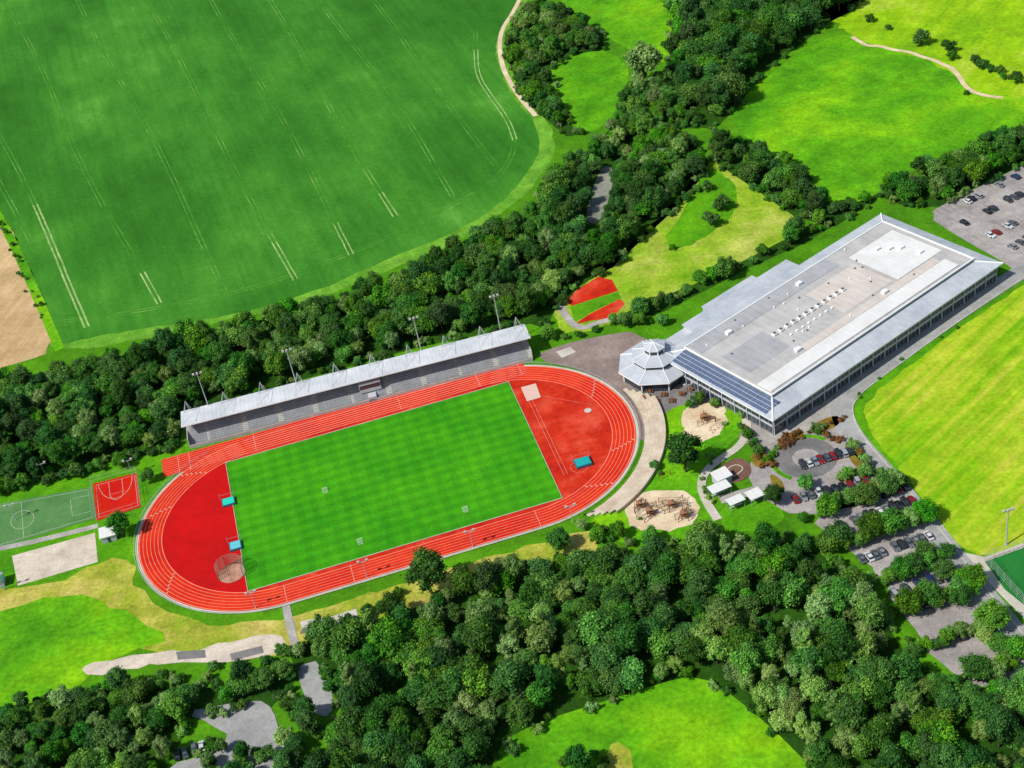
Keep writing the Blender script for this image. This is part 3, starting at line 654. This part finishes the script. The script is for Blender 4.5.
def treemesh(name,seed,Rr,Hc,th,nl,nleaf,leaf,mat,lr=(.24,.46)):
    r=np.random.default_rng(seed); V=[];Fc=[];mi=[];ti=[]
    cz=th+Hc/2; lobes=[((0,0,cz+Hc*.08),Rr*.5,Hc*.36)]
    for i in range(nl):
        a=i*2.4+r.random(); zz=-.7+1.6*(i+.5)/nl; q=math.sqrt(max(.05,1-zz*zz)); rad=Rr*r.uniform(*lr)
        d=(Rr-rad*.9)*q*r.uniform(.7,1.2)
        lobes.append(((d*math.cos(a),d*math.sin(a),cz+zz*(Hc/2-rad*.6)+r.normal(0,.25)),rad,rad*r.uniform(.75,1.1)))
    iv,iff=ICO
    for (lx,ly,lz),rad,rz in lobes:
        o=len(V)
        for v in iv:
            k=.72*(1+.12*math.sin(5*v[0]+seed)+.12*math.cos(6*v[1]+lz))
            V.append((lx+v[0]*rad*k,ly+v[1]*rad*k,lz+v[2]*rz*k))
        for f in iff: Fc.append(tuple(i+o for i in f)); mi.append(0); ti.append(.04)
    tot=sum(l[1]**2 for l in lobes)
    for li,((lx,ly,lz),rad,rz) in enumerate(lobes):
        n=int(nleaf*rad*rad/tot); lt=r.uniform(-.2,.2)
        for k in range(n):
            nrm=r.normal(size=3); nrm/=np.linalg.norm(nrm)
            if nrm[2]<-.45: nrm[2]*=-1
            p=np.array([lx+nrm[0]*rad,ly+nrm[1]*rad,lz+nrm[2]*rz]); p+= nrm*r.normal(-.04,.19)*rad
            ok=True
            for lj,((a,b_,c_),r2,z2) in enumerate(lobes):
                if lj!=li and ((p[0]-a)/r2)**2+((p[1]-b_)/r2)**2+((p[2]-c_)/z2)**2<.5: ok=False;break
            if not ok: continue
            n2=nrm+r.normal(0,.5,3)+np.array([0,0,.3]); n2/=np.linalg.norm(n2)
            t=np.cross(n2,r.normal(size=3)); t/=np.linalg.norm(t); s=np.cross(n2,t)
            L=leaf*r.uniform(.5,1.4); Wd=L*r.uniform(.55,.95); o=len(V)
            V+= [tuple(p+t*L*.6),tuple(p+s*Wd*.5+t*L*r.uniform(-.1,.2)),tuple(p-t*L*.5+s*r.uniform(-.2,.2)*L),tuple(p-s*Wd*.5+t*L*r.uniform(-.2,.1))]
            Fc.append((o,o+1,o+2,o+3)); mi.append(0); ti.append(float(np.clip(.5+lt+r.normal(0,.2),0,1)))
    tb=MB(); tb.cyl((0,0,-.3),(0,0,cz),Rr*.075,Rr*.03,7)
    for i in range(1,min(6,len(lobes))):
        l=lobes[i][0]; tb.cyl((0,0,th*.8+i*.2),l,Rr*.035,Rr*.012,5)
    o=len(V); V+=tb.v
    for f in tb.f: Fc.append(tuple(i+o for i in f)); mi.append(1); ti.append(.5)
    me=bpy.data.meshes.new(name); me.from_pydata(V,[],Fc); me.materials.append(mat); me.materials.append(M_bark)
    me.polygons.foreach_set('material_index',mi)
    at=me.attributes.new('tint','FLOAT','FACE'); at.data.foreach_set('value',ti); me.update(); return me
proto=bpy.data.collections.new('tree_species')
spec=[ # R,Hc,th,nl,nleaf,leaf,mat
 (4.4,6.6,2.0,16,3300,.50,0),(4.0,7.6,2.2,15,3100,.48,1),(5.0,7.0,1.8,20,3900,.52,0),(3.8,6.8,1.8,14,2900,.47,2),
 (4.2,8.4,2.0,16,3300,.48,1),(2.5,10.5,1.6,18,2600,.42,2),(3.0,4.8,1.0,12,2100,.42,0),
 (1.9,2.6,.2,7,900,.32,0),(2.2,3.2,.2,8,1000,.33,1),(1.8,2.4,.2,7,850,.32,2),(1.2,1.2,.0,6,450,.26,3)]
TM=[]
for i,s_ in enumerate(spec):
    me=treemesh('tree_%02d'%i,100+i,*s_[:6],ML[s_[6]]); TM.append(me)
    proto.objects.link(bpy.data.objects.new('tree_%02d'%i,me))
def gnscatter():
    ng=bpy.data.node_groups.new('scatter','GeometryNodeTree')
    ng.interface.new_socket(name='Geometry',in_out='INPUT',socket_type='NodeSocketGeometry'); ng.interface.new_socket(name='Geometry',in_out='OUTPUT',socket_type='NodeSocketGeometry')
    gi=ng.nodes.new('NodeGroupInput');go=ng.nodes.new('NodeGroupOutput'); ip=ng.nodes.new('GeometryNodeInstanceOnPoints'); ci=ng.nodes.new('GeometryNodeCollectionInfo')
    ci.inputs['Collection'].default_value=proto; ci.inputs['Separate Children'].default_value=True; ci.inputs['Reset Children'].default_value=True
    def na(n,t):
        x=ng.nodes.new('GeometryNodeInputNamedAttribute'); x.data_type=t; x.inputs['Name'].default_value=n
        return next(o for o in x.outputs if o.name=='Attribute' and o.enabled)
    ng.links.new(gi.outputs[0],ip.inputs['Points']); ng.links.new(ci.outputs[0],ip.inputs['Instance'])
    ip.inputs['Pick Instance'].default_value=True
    ng.links.new(na('idx','INT'),ip.inputs['Instance Index']); ng.links.new(na('rot','FLOAT_VECTOR'),ip.inputs['Rotation']); ng.links.new(na('scl','FLOAT_VECTOR'),ip.inputs['Scale'])
    ng.links.new(ip.outputs[0],go.inputs[0]); return ng
NG=gnscatter()
def mass(name,P):
    me=bpy.data.meshes.new(name); me.from_pydata([(p[0],p[1],p[2]) for p in P],[],[])
    a=me.attributes.new('idx','INT','POINT'); a.data.foreach_set('value',[p[3] for p in P])
    a=me.attributes.new('rot','FLOAT_VECTOR','POINT'); a.data.foreach_set('vector',[q for p in P for q in (random.gauss(0,.07),random.gauss(0,.07),random.random()*6.28)])
    a=me.attributes.new('scl','FLOAT_VECTOR','POINT'); a.data.foreach_set('vector',[q for p in P for q in (p[4]*random.uniform(.88,1.12),p[4]*random.uniform(.88,1.12),p[4]*p[5])])
    o=bpy.data.objects.new(name,me); sc.collection.objects.link(o); md=o.modifiers.new('scatter','NODES'); md.node_group=NG; return o
def edist(x,y,poly):
    m=1e9
    for i in range(len(poly)):
        ax,ay=poly[i];bx,by=poly[(i+1)%len(poly)]; dx_,dy_=bx-ax,by-ay
        t=max(0,min(1,((x-ax)*dx_+(y-ay)*dy_)/(dx_*dx_+dy_*dy_+1e-9))); m=min(m,math.hypot(x-ax-t*dx_,y-ay-t*dy_))
    return m
def footprint(pts,h):
    # canopy outline -> footprint of the stand of trees (far outline is crown top height, near outline is close to the ground)
    n=len(pts); ar=sum(pts[i][0]*pts[(i+1)%n][1]-pts[(i+1)%n][0]*pts[i][1] for i in range(n)); s=1 if ar>0 else -1
    o=[]
    for i in range(n):
        a=pts[i-1];b_=pts[(i+1)%n]; dx_,dy_=b_[0]-a[0],b_[1]-a[1]; L=math.hypot(dx_,dy_)+1e-9
        ny=-dx_/L*s
        z=h*(.5-.42*ny); o.append(G(pts[i][0],pts[i][1],z))
    return o
POP=[Gs([(700,690),(720,640),(760,640),(830,700),(850,760),(790,760),(740,700)]),Gs([(440,740),(470,700),(500,690),(500,740)]),Gs([(800,600),(850,590),(870,640),(830,650)])]
def wood(name,pts,sp,kinds,s=(.8,1.25),h=9,excl=(),floor=True,drop=.03,inset=2.,edge=True):
    poly=footprint(pts,h); ex=[Gs(e,ez) for e,ez in excl]
    xs=[p[0] for p in poly];ys=[p[1] for p in poly]; P=[]
    y=min(ys);k=0
    while y<max(ys):
        x=min(xs)+(k%2)*sp/2
        while x<max(xs):
            px_=x+random.uniform(-.46,.46)*sp;py_=y+random.uniform(-.46,.46)*sp
            if inpoly(px_,py_,poly) and random.random()>drop and edist(px_,py_,poly)>inset and not any(inpoly(px_,py_,e) for e in ex):
                q=.5+.5*math.sin(px_*.045+1.3*math.sin(py_*.03))*math.cos(py_*.05+px_*.02)
                kk=random.choice(kinds)
                if q>.82 and random.random()<.4 and 3 in kinds: kk=3
                if q<.3 and random.random()<.6 and 1 in kinds: kk=1
                if name=='woodland' and any(inpoly(px_,py_,e) for e in POP): kk=random.choice([3,3,5,3,0])
                P.append((px_,py_,0,kk,random.uniform(*s)*(1 if random.random()<.8 else .65),random.uniform(.75,1.35)))
            x+=sp
        y+=sp*.866;k+=1
    if edge:
        for i in range(len(poly)):
            a=poly[i];b_=poly[(i+1)%len(poly)];L=math.dist(a,b_)
            for q in range(int(L/4)):
                t=random.random(); ax=a[0]+(b_[0]-a[0])*t+random.gauss(0,1.2);ay=a[1]+(b_[1]-a[1])*t+random.gauss(0,1.2)
                if any(inpoly(ax,ay,e) for e in ex): continue
                P.append((ax,ay,0,random.choice([7,8,9,7]),random.uniform(.6,1.2),1))
    mass(name,P)
    if floor: sheet('wood_floor_shade',poly,M_dark,L4 if floor is True else floor,0,world=True)  # woodland ground, painted dark so gaps between crowns look shaded
MIX=[0,0,1,1,2,2,3,4,6,0]
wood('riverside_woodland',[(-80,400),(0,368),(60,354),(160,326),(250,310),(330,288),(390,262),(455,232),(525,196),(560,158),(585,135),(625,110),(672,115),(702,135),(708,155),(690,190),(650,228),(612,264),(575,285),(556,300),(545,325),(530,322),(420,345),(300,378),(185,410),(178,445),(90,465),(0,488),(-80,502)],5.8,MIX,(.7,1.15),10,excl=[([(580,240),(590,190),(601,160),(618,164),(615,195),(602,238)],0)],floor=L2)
wood('hedge_trees',[(512,12),(535,-6),(565,0),(598,24),(606,46),(570,54),(546,66),(556,100),(580,125),(566,135),(540,112),(518,88),(506,46)],5.2,MIX,(.6,.95),8,floor=L3,inset=1.5)
wood('riverside_trees',[(628,72),(655,60),(690,70),(700,125),(640,125),(606,140),(596,132),(618,105)],5.6,MIX,(.6,1.0),9,floor=L3)
wood('tall_woodland',[(690,-70),(895,-100),(855,0),(828,18),(797,42),(760,68),(738,98),(714,126),(688,120),(672,95),(668,50),(668,20)],7.5,[0,1,2,4,4,1,2],(1.2,1.65),17,floor=L3,inset=3)
wood('tree_belt',[(712,128),(745,128),(800,158),(834,194),(880,176),(930,150),(985,130),(1060,98),(1060,145),(985,180),(940,205),(905,205),(880,195),(835,225),(795,215),(757,188),(712,156)],5.6,MIX,(.65,1.1),9,floor=L3,inset=1.5)
wood('boundary_trees',[(624,306),(645,294),(700,272),(750,248),(800,222),(828,208),(836,222),(800,244),(750,266),(700,292),(660,312),(632,324)],4.2,[6,6,0,8,9],(.6,.95),5,floor=L3,inset=.8,edge=False)
forest=[(285,640),(310,618),(345,612),(380,595),(420,585),(470,560),(540,545),(580,535),(650,532),(700,522),(745,518),(800,520),(835,545),(870,580),(895,620),(925,660),(960,680),(1060,700),(1060,850),(835,850),(822,775),(778,738),(742,702),(700,677),(650,687),(590,707),(540,725),(495,744),(500,850),(290,850),(298,790),(325,735),(340,705),(322,668),(292,660)]
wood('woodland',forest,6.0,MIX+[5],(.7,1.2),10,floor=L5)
wood('parkside_woodland',[(-80,710),(0,690),(80,680),(130,668),(180,674),(230,668),(282,650),(296,670),(270,705),(236,708),(190,716),(160,770),(120,850),(-80,850)],5.4,MIX,(.6,.95),8,floor=L5,drop=.08)
wood('tree_group',[(200,735),(238,728),(256,745),(262,850),(185,850),(196,765)],5,MIX,(.5,.8),7,floor=False,drop=.2)
wood('tree_group',[(290,690),(305,700),(316,735),(300,850),(290,850),(282,740)],5,MIX,(.55,.85),7,floor=False,inset=.5)
sheet('glade_meadow',[(490,800),(495,745),(540,722),(600,703),(655,685),(700,674),(745,705),(790,745),(830,790),(830,860),(500,860)],M_mead,L6,1)
sheet('glade_path',[(600,745),(625,742),(640,775),(640,830),(610,830)],M_dry,L7,2,.8)
wood('shrub_group',[(545,800),(552,765),(572,748),(600,746),(618,764),(622,810)],4.6,[0,1,6],(.6,.9),6,floor=False)
P=[]
for a,b_,n in(((800,524),(905,490),12),((830,552),(925,522),12),((865,588),(950,562),12),((885,622),(975,592),13),((910,657),(1000,627),13),((935,692),(1020,664),13),((950,715),(1045,688),13)):
    A_=G(*a);B_=G(*b_)
    for i in range(n):
        if random.random()<.1: continue
        t=i/(n-1)+random.gauss(0,.015); P.append((A_[0]+(B_[0]-A_[0])*t,A_[1]+(B_[1]-A_[1])*t+random.gauss(0,.8),0,random.choice([6,6,0,3,2]),random.uniform(.55,1.05),1))
mass('avenue_trees',P)
P=[]
for pts,n,k,s_ in (([(0,494),(60,480),(120,464),(175,450)],26,[7,8,6],(.6,1.1)),([(0,222),(12,250),(28,285),(42,318)],22,[7,9],(.4,.8)),([(975,66),(1000,74),(1022,84)],10,[7,8],(.9,1.4)),
                   ([(610,326),(640,322),(665,324)],8,[7,6],(.5,.8)),([(545,342),(600,330)],7,[7,8],(.6,.9)),([(775,452),(845,418)],16,[7,9,10],(.5,.9)),([(745,432),(758,462),(770,466)],14,[10,10,7],(.8,1.6)),([(780,444),(802,434)],8,[10,10],(.9,1.5)),([(815,430),(850,444),(868,472)],16,[10,9,10],(.8,1.5)),([(840,482),(872,474)],8,[10,9],(.8,1.2)),
                   ([(855,398),(900,362),(960,325)],6,[7],(.3,.5)),([(600,540),(660,548),(720,532)],14,[7,6,9],(.6,1.1)),([(100,694),(150,680),(240,672),(285,655)],16,[7,9,8],(.7,1.2)),([(295,655),(350,625),(400,600)],14,[7,8],(.8,1.2)),
                   ([(712,458),(702,480),(712,510)],9,[7,9],(.4,.7)),([(690,402),(735,408),(742,430)],9,[7,9,8],(.4,.9))):
    p=chaikin(Gs(pts),2,False)
    for i in range(n):
        q=p[int((len(p)-1)*i/n)]; q2=p[min(len(p)-1,int((len(p)-1)*i/n)+1)]; t=random.random()
        P.append((q[0]+(q2[0]-q[0])*t+random.gauss(0,1),q[1]+(q2[1]-q[1])*t+random.gauss(0,1),0,random.choice(k),random.uniform(*s_),1))
mass('shrub_planting',P)
def tree(u,v,k,s,hz=1,name='tree'):
    x,y=G(u,v); o=bpy.data.objects.new(name,TM[k]); sc.collection.objects.link(o); o.location=(x,y,0); o.scale=(s,s,s*hz); o.rotation_euler=(0,0,random.random()*6.28)
for u,v,k,s in((686,472,1,1.55),(432,594,1,1.65),(124,536,1,1.0),(645,86,3,2.5),(150,482,6,.9),(548,338,6,1),(560,550,0,.9),(700,402,6,.7),(715,408,6,.6),(690,408,6,.55),(775,505,1,.8),(806,490,0,.65),(848,480,6,.8),(866,478,6,.8),(771,500,6,.8),(850,498,6,.7),
               (640,325,6,.9),(625,327,6,.9),(605,535,6,.6),(583,530,3,.5),(655,470,6,.6),(748,410,6,.5),(880,475,6,.5),(945,580,0,.8),(985,645,3,.7),(960,605,0,.8),(1000,655,0,.8),(925,560,0,.75)):
    tree(u,v,k,s)
for u,v,k,s in((708,190,7,1.5),(722,210,8,1.9),(711,226,8,1.9),(697,192,7,1.2),(870,22,8,1.2),(888,30,7,1),(921,45,8,2.2),(948,52,8,1.8),(952,60,7,1.5),(966,95,7,.8),(672,250,7,.9),(660,475,7,.6),(725,425,9,.6),(640,520,7,.4)):
    tree(u,v,k,s,1,'shrub')
def fence(Q,h,zs,name):
    b=MB()
    for i in range(4):
        a=Vector(Q[i]);d=Vector(Q[(i+1)%4]);L=(d-a).length;n=int(L/3)
        for k in range(n): p=a.lerp(d,k/n); b.cyl((p.x,p.y,0),(p.x,p.y,h),.06,.06,5)
        for zz in zs: b.cyl((a.x,a.y,zz),(d.x,d.y,zz),.04,.04,4)
    b.make(name,M_steel)
fence([G(985,562),G(1060,535),G(1100,600),G(1030,612)],4,(.1,1,2,3,4),'ball_court_fence')
fence([G(92,484),G(137,472),G(142,508),G(97,522)],3,(1.5,3),'ball_court_fence')
b=MB(); b.box(-.9,.9,-.4,.4,.7,.76); b.box(-.9,.9,-.9,-.6,.42,.47); b.box(-.9,.9,.6,.9,.42,.47)
for s_ in(-.6,.6): b.cyl((s_,-.75,0),(s_,-.2,.7),.05,.05,4); b.cyl((s_,.75,0),(s_,.2,.7),.05,.05,4)
o=b.make('picnic_table',M_wood); pm=o.data; bpy.data.objects.remove(o)
for u,v in((634,380),(642,386),(650,392),(645,399),(656,402),(664,396),(672,402),(660,388),(682,395),(690,391)):
    x,y=G(u,v); o=bpy.data.objects.new('picnic_table',pm); sc.collection.objects.link(o); o.location=(x,y,L4); o.scale=(1.3,1.3,1.3); o.rotation_euler=(0,0,random.random()*3)
# ------------------------------------------------------------------ light
SD=Vector((.9,.43,0)).normalized(); EL=R(48)
dirv=Vector((SD.x*math.cos(EL),SD.y*math.cos(EL),-math.sin(EL)))
sl_=bpy.data.lights.new('sun','SUN'); sl_.energy=5.0; sl_.angle=R(.53); sl_.color=(1,.97,.9)
so=bpy.data.objects.new('sun',sl_); sc.collection.objects.link(so); so.rotation_euler=dirv.to_track_quat('-Z','Y').to_euler(); so.location=(-300,300,400)
w=bpy.data.worlds.new('World'); sc.world=w; w.use_nodes=True; nt=w.node_tree
bg=nt.nodes['Background']; bg.inputs[1].default_value=.12
sky=nt.nodes.new('ShaderNodeTexSky'); sky.sky_type='NISHITA'; sky.sun_disc=False; sky.sun_elevation=EL; sky.sun_rotation=math.atan2(-SD.x,-SD.y)
nt.links.new(sky.outputs[0],bg.inputs[0])
sc.view_settings.view_transform='Standard'; sc.view_settings.look='None'; sc.view_settings.exposure=0
cd=bpy.data.cameras.new('camera'); cam=bpy.data.objects.new('camera',cd); sc.collection.objects.link(cam)
cd.sensor_width=36; cd.lens=F/1024*36; cd.clip_end=20000; cd.clip_start=1
cam.matrix_world=Matrix(((RT[0],-DN[0],-_fw[0],0),(RT[1],-DN[1],-_fw[1],0),(RT[2],-DN[2],-_fw[2],HGT),(0,0,0,1)))
sc.camera=cam
